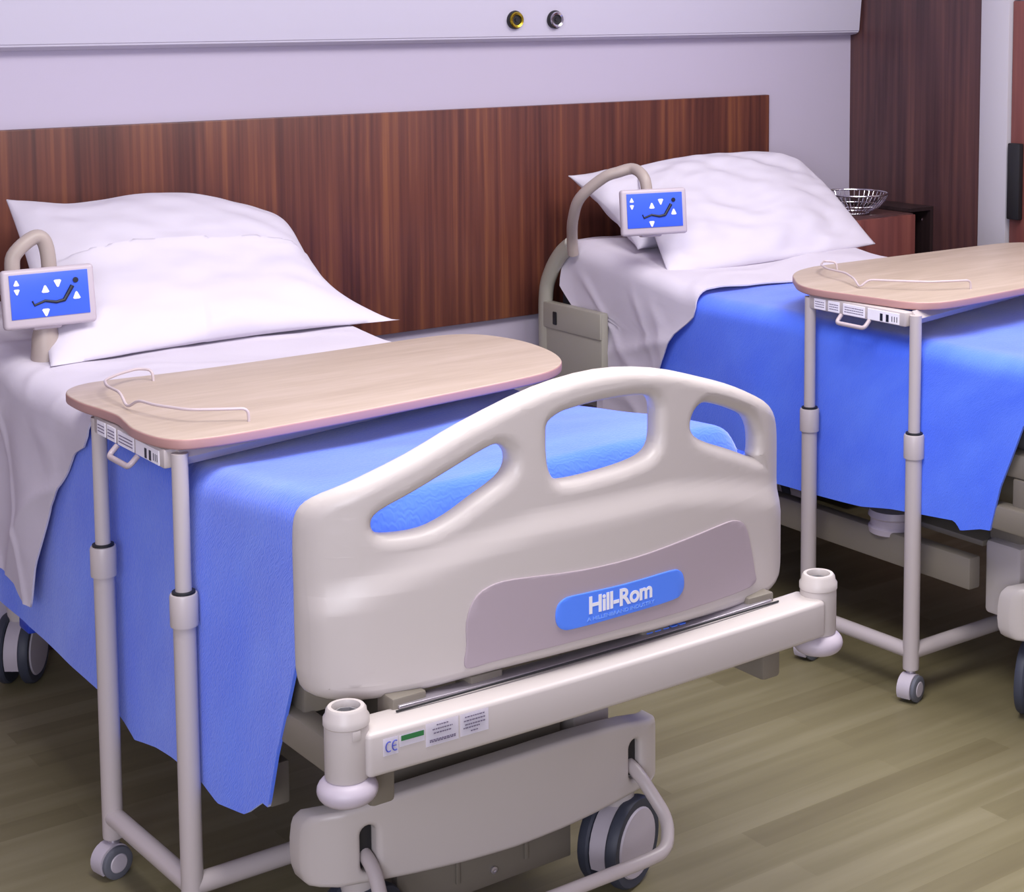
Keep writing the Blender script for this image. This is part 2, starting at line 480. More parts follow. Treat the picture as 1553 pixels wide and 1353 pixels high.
    for k in range(5):
        box(bm, BX+.10+k*.018, BX+.112+k*.018, 2.2235, 2.245, .6338, .6354)
    fin('tray_sticker', bm, 'badge', beam)
    # stickers on the left end of the beam
    def beam_y(x): return 2.168-.012*(1-((x-BX)/.465)**2)
    def st(name, x0, x1, z0, z1, m='sticker', dy=.0012):
        bm = bmesh.new(); n = 6
        vs = []
        for i in range(n+1):
            x = lerp(x0, x1, i/n)
            vs.append((bm.verts.new((x, beam_y(x)-dy, z0)), bm.verts.new((x, beam_y(x)-dy, z1))))
        for a, b in zip(vs, vs[1:]): bm.faces.new((a[0], b[0], b[1], a[1]))
        bmesh.ops.solidify(bm, geom=bm.faces[:], thickness=.0008)
        return fin(name, bm, m, beam)
    st('ce_sticker', 1.208, 1.233, .590, .617)
    st('strip_sticker', 1.235, 1.277, .598, .616)
    st('rating_sticker', 1.279, 1.335, .586, .622)
    st('notice_sticker', 1.338, 1.388, .587, .622)
    st('green_band', 1.237, 1.275, .607, .615, 'greenink', .0024)
    bm = bmesh.new()
    for cx, a0, a1 in ((1.217, 60, 300), (1.2275, 60, 300)):
        pts = [(cx+.0052*math.cos(math.radians(a)), beam_y(cx)-.0022, .6035+.0075*math.sin(math.radians(a))) for a in range(a0, a1+1, 15)]
        tube(bm, pts, .0009, 6)
    tube(bm, [(1.2225, beam_y(1.225)-.0022, .6035), (1.229, beam_y(1.225)-.0022, .6035)], .0008, 6)
    fin('ce_mark', bm, 'blueink', beam)
    bm = bmesh.new()
    for x0, x1, z in ((1.297, 1.317, .617), (1.290, 1.324, .611), (1.292, 1.322, .605), (1.285, 1.329, .595), (1.285, 1.329, .5925),
                      (1.346, 1.380, .616), (1.344, 1.382, .610), (1.346, 1.381, .604), (1.343, 1.372, .599), (1.356, 1.368, .593)):
        m = random.Random(int(z*1e4)); x = x0
        while x < x1:
            w = m.uniform(.002, .005); box(bm, x, min(x1, x+w), beam_y(x)-.0026, beam_y(x)-.0018, z-.0008, z+.0008); x += w+.0012
    fin('fine_print', bm, 'greyink', beam)
    # corner sockets and roller bumpers
    for s in (-1, 1):
        cx = BX+s*.480; cy = 2.205
        bm = bmesh.new()
        lathe(bm, [(.0, .556), (.031, .556), (.033, .56), (.033, .638), (.0345, .640), (.0345, .650), (.031, .655), (.030, .662), (.027, .666), (.0215, .666), (.020, .660), (.020, .638), (.0, .638)], cx, cy, 32)
        p = fin('corner_post', bm, 'frame', t)
        if s < 0: tube_b = box(bmesh.new(), cx-.008, cx+.006, cy-.0345, cy-.030, .622, .638, .002); fin('catch', tube_b, 'frame', p)
        fin('socket', lathe(bmesh.new(), [(0, .6385), (.0198, .6385), (.0198, .656), (.0175, .656), (.0165, .6405), (0, .6405)], cx, cy, 8), 'greyplastic', p)
        bm = bmesh.new(); prof = [(0, .519)]
        for k in range(1, 12):
            a = math.pi*(-.5+k/12); prof.append((.024+.0215*math.cos(a), .5385+.0195*math.sin(a)))
        prof.append((0, .558)); lathe(bm, prof, cx, cy, 32)
        fin('bumper_roller', bm, 'bumper', p)
    # --- frame rails and deck
    for s in (-1, 1):
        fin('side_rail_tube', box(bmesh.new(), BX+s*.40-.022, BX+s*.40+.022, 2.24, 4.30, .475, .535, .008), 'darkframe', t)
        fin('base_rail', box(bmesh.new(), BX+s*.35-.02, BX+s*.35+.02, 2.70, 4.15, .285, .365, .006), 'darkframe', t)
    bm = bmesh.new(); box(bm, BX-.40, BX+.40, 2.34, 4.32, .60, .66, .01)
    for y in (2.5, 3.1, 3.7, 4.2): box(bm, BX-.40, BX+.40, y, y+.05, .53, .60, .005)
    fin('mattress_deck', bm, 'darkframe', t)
    bm = bmesh.new()
    tube(bm, fillet([(BX-.25, 2.312, .655), (BX-.408, 2.312, .655), (BX-.408, 2.43, .655), (BX-.36, 2.47, .64)], .05), .018, 14)
    fin('mattress_retainer', bm, 'steel', t)
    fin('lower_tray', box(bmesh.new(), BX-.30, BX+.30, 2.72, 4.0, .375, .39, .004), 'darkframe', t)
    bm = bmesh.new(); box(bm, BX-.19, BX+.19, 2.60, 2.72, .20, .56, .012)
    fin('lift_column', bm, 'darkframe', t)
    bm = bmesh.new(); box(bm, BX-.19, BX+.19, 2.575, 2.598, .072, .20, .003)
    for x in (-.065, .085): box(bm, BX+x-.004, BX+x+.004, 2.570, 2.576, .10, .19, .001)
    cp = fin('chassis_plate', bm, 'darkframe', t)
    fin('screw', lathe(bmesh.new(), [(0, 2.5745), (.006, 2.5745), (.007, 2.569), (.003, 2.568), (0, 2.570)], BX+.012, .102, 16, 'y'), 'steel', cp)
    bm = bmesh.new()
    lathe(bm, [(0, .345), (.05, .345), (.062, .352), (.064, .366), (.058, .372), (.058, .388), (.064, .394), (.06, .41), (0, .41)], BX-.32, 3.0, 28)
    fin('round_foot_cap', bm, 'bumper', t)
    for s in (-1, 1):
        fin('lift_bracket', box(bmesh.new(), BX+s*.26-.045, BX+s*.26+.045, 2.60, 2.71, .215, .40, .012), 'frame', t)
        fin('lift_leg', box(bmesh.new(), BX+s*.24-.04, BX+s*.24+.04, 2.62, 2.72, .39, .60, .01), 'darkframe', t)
    # --- curved base cover with two slots and a U-shaped pedal bar
    out = [(-.378, .212), (-.383, .25), (-.381, .30), (-.374, .322), (-.355, .334), (-.27, .345), (-.14, .354), (0, .357), (.14, .354), (.27, .339), (.355, .318), (.374, .306), (.381, .285), (.381, .235), (.378, .202), (.365, .193), (.30, .195), (.2, .190), (0, .186), (-.2, .196), (-.30, .203), (-.36, .205)]
    def slot(cx, z0, z1, w=.0145):
        p = []
        for k in range(9):
            a = math.pi*k/8; p.append((cx+w*math.cos(a), z1-w+w*math.sin(a)))
        for k in range(9):
            a = math.pi+math.pi*k/8; p.append((cx+w*math.cos(a), z0+w+w*math.sin(a)))
        return p
    bm = plate(out, [slot(-.283, .222, .304), slot(.289, .222, .300)], .05, .010, 2, 0, 4)
    slice_bm(bm, 0, frange(-.36, .36, .03))
    for v in bm.verts:
        x, y, z = v.co
        e = max(0, abs(x)-.32)/.06
        v.co = Vector((x+BX, 2.475+.05*(x/.4)**2+.025+y+.035*e*e, z-(.0 if y < 0 else 0)))
    fin('base_cover', bm, 'plastic', t, 45)
    for cx in (-.283, .289): fin('slot_shade', box(bmesh.new(), BX+cx-.0135, BX+cx+.0135, 2.518, 2.56, .224, .303, .004), 'black', t)  # black blocks filling the slots stand in for the shade inside
    bm = bmesh.new()
    pth = [(BX-.283, 2.555, .255), (BX-.283, 2.49, .238), (BX-.295, 2.425, .165), (BX-.290, 2.385, .128), (BX-.22, 2.385, .128), (BX+.22, 2.385, .128), (BX+.275, 2.388, .13), (BX+.308, 2.425, .165), (BX+.289, 2.49, .238), (BX+.289, 2.555, .255)]
    tube(bm, fillet(pth, .045, 6), .0125, 16)
    fin('pedal_bar', bm, 'tube', t)
    # --- castors
    for (x, y, rot) in ((BX-.275, 2.56, -1.1), (BX+.285, 2.55, -1.18), (BX-.29, 4.27, -.66), (BX+.30, 4.06, -.4)):
        wheel_twin(t, x, y, .088, .085, rot)
        fin('castor_stem', lathe(bmesh.new(), [(0, .16), (.03, .16), (.032, .20), (.028, .30), (0, .30)], x, y, 20), 'frame', t)
        if y > 3: fin('brake_pedal', box(bmesh.new(), x-.03, x+.03, y-.15, y-.08, .17, .20, .006), 'pedalblue', t)
    fin('mattress', box(bmesh.new(), BX-.405, BX+.405, 2.345, 4.36, .662, .83, .045, 4), 'mattress', t, 60)
    # --- raised head-end side rail
    for s in (-1,):
        rx = BX+s*.455
        bm = bmesh.new()
        tube(bm, smoothpath([(rx, 4.345, .52), (rx, 4.35, .65), (rx, 4.348, .80), (rx, 4.32, .87), (rx, 4.27, .93), (rx, 4.215, .966)], 6), .026, 18, rx=.8)
        r_ = fin('head_rail', bm, 'railgrey', t)
        bm = bmesh.new()
        box(bm, rx-.012, rx+.014, 4.045, 4.36, .535, .78, .006)
        box(bm, rx-.018, rx-.008, 4.045, 4.36, .70, .78, .004)
        fin('rail_panel', bm, 'railgrey', r_)
        fin('rail_release', box(bmesh.new(), rx-.0215, rx-.017, 4.265, 4.285, .715, .755, .003), 'black', r_)
        fin('rail_bracket', box(bmesh.new(), rx-s*.05-.03, rx-s*.05+.03, 4.06, 4.34, .50, .54, .006), 'darkframe', r_)
    return t

def copy_tree(o, parent=None):
    c = o.copy(); COL.objects.link(c)
    if parent is not None: c.parent = parent
    for ch in [x for x in o.children]: copy_tree(ch, c)
    return c

def control(bed, bx, pts, tc, yaw, tilt, roll):
    """bedside control panel on its goose-neck; part of the bed"""
    arm = fin('control_arm', tube(bmesh.new(), smoothpath(pts, 6), .0165, 18), 'armp', bed)
    if tc[0] < 2: fin('arm_foot', lathe(bmesh.new(), [(0, .885), (.033, .885), (.034, .895), (.030, .95), (.024, .975), (0, .975)], 1.302, 3.838, 24), 'armp', arm)
    w, h, d = .205, .128, .022
    Mt = Matrix.Translation(tc) @ Matrix.Rotation(yaw, 4, 'Z') @ Matrix.Rotation(tilt, 4, 'X') @ Matrix.Rotation(roll, 4, 'Y')
    def put(bm):
        for v in bm.verts: v.co = Mt @ v.co
        return bm
    bm = bmesh.new(); box(bm, -w/2, w/2, 0, d, -h/2-.004, h/2, .009, 4)
    box(bm, -.035, .03, d-.002, d+.025, -h/2-.01, h/2-.03, .006)
    pn = fin('control_panel', put(bm), 'box', bed)
    fin('screen', put(box(bmesh.new(), -w/2+.016, w/2-.016, -.0022, .001, -h/2+.018, h/2-.012, .001)), 'screen', pn)
    # reclining figure pictogram
    bm = bmesh.new()
    tube(bm, [(-.040, -.003, -.008), (-.036, -.003, -.018), (-.012, -.003, -.010), (.012, -.003, -.015), (.030, -.003, -.012), (.050, -.003, .018)], [.0018, .0028, .003, .0035, .0045, .005], 8)
    lathe(bm, [(0, -.0045), (.0062, -.0042), (.0062, -.001), (0, -.001)], .058, .030, 18, 'y')
    fin('reclining_figure', put(bm), 'ink', pn)
    for x, z, up in ((-.010, .016, 1), (.018, .026, -1), (.058, -.004, 1), (-.012, -.036, -1), (-.072, .034, 1), (-.072, .014, -1)):
        bm = bmesh.new()
        k = .0085 if x > -.05 else .0065
        pts_ = [(-1, -.75), (-.6, -1), (.6, -1), (1, -.75), (.25, .85), (0, 1), (-.25, .85)]
        vs = [bm.verts.new((x+a*k, -.0034, z+b*k*up)) for a, b in pts_]
        f = bm.faces.new(vs)
        r = bmesh.ops.extrude_face_region(bm, geom=[f])
        for v in r['geom']:
            if isinstance(v, bmesh.types.BMVert): v.co.y = -.0015
        fin('arrow_key', put(bm), 'white', pn)
    return pn

bed1 = make_bed()
bed2 = copy_tree(bed1)
bed2.location.x += BDX
for ch in list(bed1.children):
    if ch.name.split('.')[0] in ('lift_bracket', 'lift_leg') and sum(v.co.x for v in ch.data.vertices) < 0: D.objects.remove(ch)
bed2['label'] = 'cream hospital bed farther from the camera, on the right, with its footboard out of view'
control(bed1, BX, [(1.196, 4.10, .99), (1.205, 4.0, 1.03), (1.2305, 3.8513, 1.0857), (1.2363, 3.8317, 1.1422), (1.2802, 3.8317, 1.1783), (1.3046, 3.8317, 1.1685), (1.3133, 3.8317, 1.1149), (1.3114, 3.8464, 1.0467), (1.3065, 3.8464, 0.9784), (1.2968, 3.8317, 0.9199)],
        (1.3016, 3.7976, 1.0506), math.radians(-2), math.radians(-8), 0)
control(bed2, BX+BDX, [(3.022, 4.20, .94), (3.004, 4.18, .995), (2.965, 4.12, 1.06), (2.948, 4.06, 1.129), (2.987, 4.0, 1.189), (3.018, 3.97, 1.206), (3.050, 3.94, 1.216), (3.048, 3.89, 1.198), (3.049, 3.875, 1.158), (3.048, 3.878, 1.10)],
        (3.0492, 3.8381, 1.1026), math.radians(-14), math.radians(-6), 0)

# ------------------------------------------------------------------ soft goods
def drape(name, cx, half, ztop, yfoot, yhead, lhem, rhem, er=.05, off=0., fold=.012, seed=0, nu=150, nv=140, thick=.006, m='blanket', foot_drop=0, flare=.03, wr=.006, crz=0):
    """cloth laid over a bed: left hang, rounded edge, top, rounded edge, right hang.
    yfoot(z), yhead(z): limits in y for a point hanging at height z"""
    bm = bmesh.new(); uvl = bm.loops.layers.uv.new('UVMap'); grid = []; uvs = []
    ZT = ztop(3.0)
    hang = .55; arc = math.pi/2*er; top = 2*(half-er)
    tot = 2*hang+2*arc+top
    for i in range(nu+1):
        # concentrate samples by arclength
        a = i/nu*tot; row = []; ur = []
        for j in range(nv+1):
            v = j/nv
            # estimate hem for this v using mid limits, iterate for consistency
            y = lerp(yfoot(ZT), yhead(ZT), v)
            for _ in range(3):
                zt = ztop(y)
                if a < hang:      # left hang
                    zh = lhem(y); d = (1-a/hang); z = (zt-er)-(zt-er-zh)*d; side = -1; dep = (zt-er-z)
                    x = cx-half
                elif a < hang+arc:
                    th = (a-hang)/er; x = cx-half+er-er*math.cos(th); z = zt-er+er*math.sin(th); side = 0; dep = 0
                elif a < hang+arc+top:
                    x = cx-half+er+(a-hang-arc); z = zt; side = 0; dep = 0
                elif a < hang+2*arc+top:
                    th = (a-hang-arc-top)/er; x = cx+half-er+er*math.sin(th); z = zt-er+er*math.cos(th); side = 0; dep = 0
                else:
                    d = (a-hang-2*arc-top)/hang; zh = rhem(y); z = (zt-er)-(zt-er-zh)*d; side = 1; dep = (zt-er-z); x = cx+half
                zq = min(ZT, z+er)
                y = lerp(yfoot(zq), yhead(zq), v)
            # folds
            if side:
                amp = fold*min(1, dep/.15)
                f = .55*math.sin(y*11+seed*1.7+2.2*nz(y*2, seed, z))+.6*nz(y*3.1, seed+5, z*1.2)+.3*nz(y*9, seed, z*3)
                x += side*(flare*min(1, dep/.3)**1.3+amp*f+off)
            else:
                z += off + wr*(nz(x*3, y*3, seed)+.5*nz(x*8, y*7, seed+3))
                x += (x-cx)/half*off
            if crz:
                g1 = abs(nz(y*2.6+z*1.8+x*.8, seed*3.1, x*1.5-z*3.4+y*.6)); g2 = abs(nz(y*4.1-z*2.5, seed+9.3, x*2.7+z*2.2))
                w_ = crz*(max(0, 1-g1*6)**1.5+.7*max(0, 1-g2*7)**1.5)
                if side: x += side*w_*min(1, dep/.05)
                else: z += w_*.6
            # foot end rolls down
            if foot_drop and y < 2.385 and not side:
                k = (2.385-y)/.05; z -= foot_drop*k*k
            row.append(bm.verts.new((x, y, z))); ur.append((a, v*2.2))
        grid.append(row); uvs.append(ur)
    for i in range(nu):
        for j in range(nv):
            f = bm.faces.new((grid[i][j], grid[i+1][j], grid[i+1][j+1], grid[i][j+1]))
            for lp, (p, q) in zip(f.loops, ((i, j), (i+1, j), (i+1, j+1), (i, j+1))): lp[uvl].uv = uvs[p][q]
    bmesh.ops.recalc_face_normals(bm, faces=bm.faces)
    up = sum(f.normal.z for f in bm.faces)
    if up < 0: bmesh.ops.reverse_faces(bm, faces=bm.faces)
    bmesh.ops.solidify(bm, geom=bm.faces[:], thickness=thick)
    return fin(name, bm, m, None, 75, recalc=False)

ztop = lambda y: .870+.07*sstep(3.65, 4.3, y)+.05*(1-sstep(2.38, 2.95, y))
ztop2 = lambda y: .882+.075*sstep(3.6, 4.25, y)
T = lambda tab: (lambda q: interp(tab, q))
# nearer bed
b1 = drape('bed_blanket', BX, .427, ztop, T([(.28, 2.64), (.34, 2.63), (.40, 2.59), (.50, 2.555), (.62, 2.50), (.70, 2.465), (.80, 2.41), (.86, 2.35), (.9, 2.335)]), T([(.3, 4.0), (.9, 3.8)]),
           T([(2.545, 0.344), (2.614, 0.346), (2.667, 0.301), (2.778, 0.285), (2.849, 0.301), (2.991, 0.293), (3.072, 0.283), (3.178, 0.261), (3.224, 0.283), (3.305, 0.309), (3.559, 0.313), (3.782, 0.314), (3.995, 0.334)]),
           T([(2.3, .50), (3.0, .44), (4, .40)]), seed=1, foot_drop=.10, flare=.002, fold=.008)
tag(b1, 'bright blue woven blanket on the nearer bed, hanging low beside the table legs', 'blanket', 'blue blankets on the beds')
s1 = drape('bed_sheet', BX, .429, ztop, T([(.36, 3.67), (.41, 3.66), (.48, 3.63), (.55, 3.61), (.70, 3.54), (.836, 3.42), (.87, 3.34), (.9, 3.30)]), T([(.3, 4.24), (.7, 4.30), (.9, 4.36)]),
           T([(3.5, .405), (3.70, .41), (3.76, .425), (3.95, .43), (4.3, .44)]), T([(3.3, .46), (4.3, .46)]), off=.013, fold=.020, seed=3, m='sheet', thick=.004, nu=150, nv=90, flare=.016, wr=.010, crz=.009)
tag(s1, 'white cotton sheet on the nearer bed, folded over the blue blanket', 'bed sheet', 'white sheets on the beds')
# farther bed
C2 = BX+BDX
b2 = drape('bed_blanket', C2, .425, ztop2, T([(.44, 2.63), (.49, 2.60), (.63, 2.565), (.79, 2.50), (.86, 2.40), (.9, 2.35)]), T([(.3, 3.95), (.9, 3.8)]),
           T([(2.56, .475), (2.62, .468), (2.68, .450), (2.70, .470), (2.80, .462), (2.90, .452), (3.0, .435), (3.2, .423), (3.5, .42), (4, .42)]), T([(2.3, .5), (4, .45)]), seed=8, foot_drop=.10, fold=.006, flare=.006)
tag(b2, 'bright blue blanket on the farther bed, draped behind the right-hand table legs', 'blanket', 'blue blankets on the beds')
def yh2(z): return interp([(.3, 4.10), (.60, 4.095), (.78, 4.08), (.80, 4.10), (.82, 4.22), (.9, 4.30), (.96, 4.33)], z)
s2 = drape('bed_sheet', C2, .428, ztop2, T([(.40, 3.88), (.55, 3.85), (.67, 3.81), (.814, 3.73), (.86, 3.67), (.91, 3.62)]), yh2,
           T([(3.5, .40), (4.3, .40)]), T([(3.3, .46), (4.3, .46)]), off=.010, fold=.018, seed=6, m='sheet', thick=.004, nu=150, nv=90, flare=.012, wr=.012, crz=.010)
tag(s2, 'white cotton sheet on the farther bed, tucked past the grey rail panel', 'bed sheet', 'white sheets on the beds')

def pillow(name, TL, TR, BR, BL, th, label, seed=0, ear=.04, bow=.05, wr=.010, n=60, hump=0, rnd=(0, 0, 0, 0), crease=None, zmin=0):
    TL, TR, BR, BL = map(Vector, (TL, TR, BR, BL))
    nrm = ((TR-TL).cross(BL-TL)).normalized()
    if nrm.y > 0: nrm = -nrm
    ex = ((TR-TL)+(BR-BL)).normalized(); ez = ((TL-BL)+(TR-BR)).normalized()
    bm = bmesh.new(); sides = []
    for s in (1, -1):
        g = []
        for i in range(n+1):
            row = []
            for j in range(n+1):
                u, v = i/n, j/n
                a, b = 2*u-1, 2*v-1
                p = TL.lerp(TR, u).lerp(BL.lerp(BR, u), 1-v)
                # edges bow inward between the corner ears
                p = p - ex*a*bow*(1-b*b)*abs(a)**3 - ez*b*bow*(1-a*a)*abs(b)**3
                if hump: p = p + ez*sstep(.3, 1, b)*(hump*math.exp(-((u-.55)/.24)**2)-.6*hump*math.exp(-((u-.22)/.13)**2))
                cr = (sum(q*w for q, w in zip(rnd, ((1-u)*v, u*v, u*(1-v), (1-u)*(1-v)))))
                if cr: 
                    m_ = abs(a*b)**3; p = p - (ex*a+ez*b*(1 if cr > 0 else .25))*cr*m_
                f = (1-abs(a)**3.2)*(1-abs(b)**3.2)
                t = th*(f**(.62 if not (cr < 0 and a > 0 and b < 0) else .5))
                w = wr*(nz(u*4+seed, v*3, s*2.)+.6*nz(u*9, v*11+seed, 3)+.5*nz(u*5+v*7, v*2-u*3, seed+2.))*min(1, f*4)
                if crease and s > 0:
                    dv = v-crease-.05*(1-a*a)-.012*nz(u*4, seed, 1)
                    w += (.016*math.exp(-(dv/.05)**2) if dv < 0 else -.002*math.exp(-(dv/.03)**2))*min(1, f*3)*sstep(-1.0, -.55, a)*sstep(1.0, .8, a)
                q = p+nrm*(s*(t+.002)+w)
                if zmin and q.z < zmin+.02: q.z = zmin+.02-(zmin+.02-q.z)*.12
                edge = (i in (0, n) or j in (0, n))
                row.append(bm.verts.new(q))
            g.append(row)
        sides.append(g)
        for i in range(n):
            for j in range(n):
                bm.faces.new((g[i][j], g[i+1][j], g[i+1][j+1], g[i][j+1]) if s > 0 else (g[i][j+1], g[i+1][j+1], g[i+1][j], g[i][j]))
    A, B = sides
    def stitch(la, lb):
        for k in range(len(la)-1): bm.faces.new((la[k], la[k+1], lb[k+1], lb[k]))
    stitch([A[i][0] for i in range(n+1)], [B[i][0] for i in range(n+1)])
    stitch([A[i][n] for i in range(n+1)], [B[i][n] for i in range(n+1)])
    stitch(A[0], B[0]); stitch(A[n], B[n])
    o = fin(name, bm, 'pillowm', None, 80)
    return tag(o, label, 'pillow', 'white pillows on the beds')
pillow('pillow', (1.375, 4.30, 1.215), (2.11, 4.31, 1.155), (2.04, 3.80, .912), (1.285, 3.76, .895), .062, 'white pillow leaning on the walnut panel at the nearer bed, creased across the middle', 1, hump=.03, bow=.012, rnd=(0, .08, -.14, 0), crease=.50, zmin=.880, n=110)
pillow('pillow', (3.085, 4.31, 1.165), (3.75, 4.34, 1.17), (3.70, 4.02, .98), (3.13, 4.02, .965), .07, 'white pillow half hidden behind the big one on the farther bed', 3, bow=.03)
pillow('pillow', (3.27, 4.23, 1.20), (3.99, 4.28, 1.20), (3.965, 3.86, .925), (3.11, 3.85, .910), .050, 'large white pillow leaning in front on the farther bed, its lower edge creased', 4, wr=.016, bow=-.005, rnd=(.02, .05, 0, 0), n=90)

# ------------------------------------------------------------------ overbed tables
def make_top(t, out, zt, wire):
    bm = plate(out, [], .020, .004, 4, 0, 3)
    for v in bm.verts: v.co = Vector((v.co.x, v.co.z, zt-.010+v.co.y))
    bmesh.ops.recalc_face_normals(bm, faces=bm.faces)
    for f in bm.faces: f.material_index = 0 if f.normal.z > .6 else 1
    top = fin('tabletop', bm, ['maple', 'edge'], t, 40, recalc=False)
    bm = bmesh.new(); tube(bm, fillet([(x, y, zt+z) for x, y, z in wire], .018, 5), .0028, 10)
    fin('gallery_wire', bm, 'wire', top)

def make_table():
    xl, ya, yb, zt = 1.176, 3.186, 2.835, .94
    t = thing('overbed_table', 'overbed table in the left foreground, reaching over the nearer bed', 'overbed table', (xl, 3.0, 0), 'overbed tables')
    out = [(1.150, 3.257), (1.156, 3.305), (1.180, 3.345), (1.225, 3.368), (1.297, 3.366), (1.444, 3.352), (1.755, 3.352), (1.98, 3.358), (2.069, 3.345), (2.120, 3.298), (2.146, 3.21), (2.146, 3.12), (2.125, 3.02), (2.08, 2.935), (2.008, 2.882), (1.90, 2.858), (1.773, 2.842), (1.62, 2.825), (1.472, 2.812), (1.30, 2.802), (1.22, 2.808), (1.180, 2.826), (1.157, 2.875), (1.150, 2.95), (1.158, 3.01), (1.166, 3.07), (1.160, 3.14), (1.151, 3.20)]
    make_top(t, out, zt, [(1.333, 3.300, -.004), (1.333, 3.306, .022), (1.310, 3.325, .024), (1.262, 3.300, .024), (1.218, 3.262, .024), (1.202, 3.210, .024), (1.202, 3.14, .024), (1.197, 3.095, .003), (1.203, 3.055, .024), (1.212, 3.0, .024), (1.245, 2.925, .024), (1.30, 2.888, .024), (1.335, 2.868, .024), (1.335, 2.866, -.004)])
    # under-frame
    bm = bmesh.new()
    box(bm, xl-.012, xl+.018, yb+.012, ya-.005, .884, .919, .004)
    for (y0, y1) in ((yb+.012, yb+.16), (ya-.012, ya-.12)):
        tube(bm, [(xl+.012, y0, .903), (xl+.72, y1, .903)], .018, 4)
    uf = fin('under_frame', bm, 'tube', t)
    bm = bmesh.new(); xs = xl-.0132
    bm.free()
    for (y0, y1) in ((3.118, 3.158), (3.068, 3.108), (2.98, 3.055), (2.865, 2.97)):
        fin('frame_sticker', box(bmesh.new(), xs-.0008, xs+.001, y0, y1, .887, .914, .0003, 1), 'sticker', uf)
    rr = random.Random(3)
    for (y0, y1) in ((3.122, 3.154), (3.072, 3.104), (2.985, 3.05)):
        bm = bmesh.new()
        for z in (.906, .900, .894):
            y = y0
            while y < y1:
                w = rr.uniform(.003, .008); box(bm, xs-.0014, xs-.0006, y, min(y1, y+w), z-.0009, z+.0009); y += w+.0015
        fin('sticker_print', bm, 'greyink', uf)
    bm = bmesh.new()
    for y in (2.925, 2.905): box(bm, xs-.0014, xs-.0006, y-.006, y+.003, .889, .907)
    for y in (2.872, 2.880, 2.888): box(bm, xs-.0014, xs-.0006, y-.001, y+.001, .892, .905)
    fin('sticker_symbols', bm, 'ink', uf)
    # release handle loop
    bm = bmesh.new()
    tube(bm, fillet([(xl-.012, 3.062, .884), (xl-.03, 3.062, .866), (xl-.03, 2.965, .866), (xl-.012, 2.965, .884)], .014, 5), .0055, 12)
    fin('release_handle', bm, 'wire', t)
    for y, dx in ((ya, 0), (yb, .012)):
        c = fin('upper_tube', lathe(bmesh.new(), [(0, .60), (.0145, .60), (.0145, .912), (0, .912)], xl+dx, y, 28), 'tube', t)
        l = fin('leg', lathe(bmesh.new(), [(0, .075), (.0195, .075), (.020, .08), (.020, .60), (.0245, .601), (.025, .604), (.025, .655), (.0235, .659), (.0185, .660), (0, .660)], xl+dx, y, 32), 'tube', t)
        fin('seal_ring', lathe(bmesh.new(), [(.0146, .658), (.0205, .658), (.0205, .6635), (.018, .6645), (.0146, .6645)], xl+dx, y, 28), 'black', l)
    bm = bmesh.new()
    tube(bm, [(xl+.012, yb, .118), (xl, ya, .118)], .0185, 20)
    fin('cross_tube', bm, 'tube', t)
    bm = bmesh.new()
    tube(bm, [(xl+.012, yb, .118), (xl+.80, yb, .118)], .0195, 20)
    fin('base_tube', bm, 'tube', t)
    for (x, y, r) in ((xl, ya, .5), (xl+.012, yb, .75), (xl+.77, yb, .3)):
        st = fin('castor', lathe(bmesh.new(), [(0, .05), (.012, .05), (.012, .10), (0, .10)], x, y, 16), 'steel', t)
        cx, cy = x-.012*math.sin(r), y+.012*math.cos(r)-.02
        Rm = Matrix.Translation((cx, cy, .032)) @ Matrix.Rotation(-1.35+.3*(r-.5), 4, 'Z')
        bm = bmesh.new()
        for s in (-1, 1):
            lathe(bm, [(.019, s*.010), (.030, s*.010), (.032, s*.012), (.032, s*.019), (.029, s*.021), (.019, s*.021), (.019, s*.010)], 0, 0, 28, 'x')
        for v in bm.verts: v.co = Rm @ v.co
        fin('castor_tyre', bm, 'castor', st)
        bm = bmesh.new()
        for s in (-1, 1): lathe(bm, [(0, s*.008), (.0195, s*.008), (.0195, s*.0205), (.017, s*.0225), (0, s*.0235)], 0, 0, 24, 'x')
        n = 14; pa = [(.0345*math.cos(math.radians(0+215*i/n)), .0345*math.sin(math.radians(0+215*i/n))) for i in range(n+1)]
        A = [bm.verts.new((-.0245, p[0], p[1])) for p in pa]; B = [bm.verts.new((.0095, p[0], p[1])) for p in pa]
        for i in range(n): bm.faces.new((A[i], A[i+1], B[i+1], B[i]))
        bm.faces.new(A); bm.faces.new(B[::-1]); bm.faces.new((A[0], B[0], B[n], A[n]))
        for v in bm.verts: v.co = Rm @ v.co
        fin('castor_hood', bm, 'hub', st)
    return t
t1 = make_table()
t2 = copy_tree(t1)
t2.location.x += 1.845; t2.location.y -= .02
t2['label'] = 'overbed table on the right, reaching over the farther bed and out of frame'
for ch in list(t2.children):
    k = ch.name.split('.')[0]
    if k in ('under_frame', 'release_handle', 'upper_tube'): ch.location.z += .037
    if k == 'tabletop':
        for g in list(ch.children): D.objects.remove(g)
        D.objects.remove(ch)
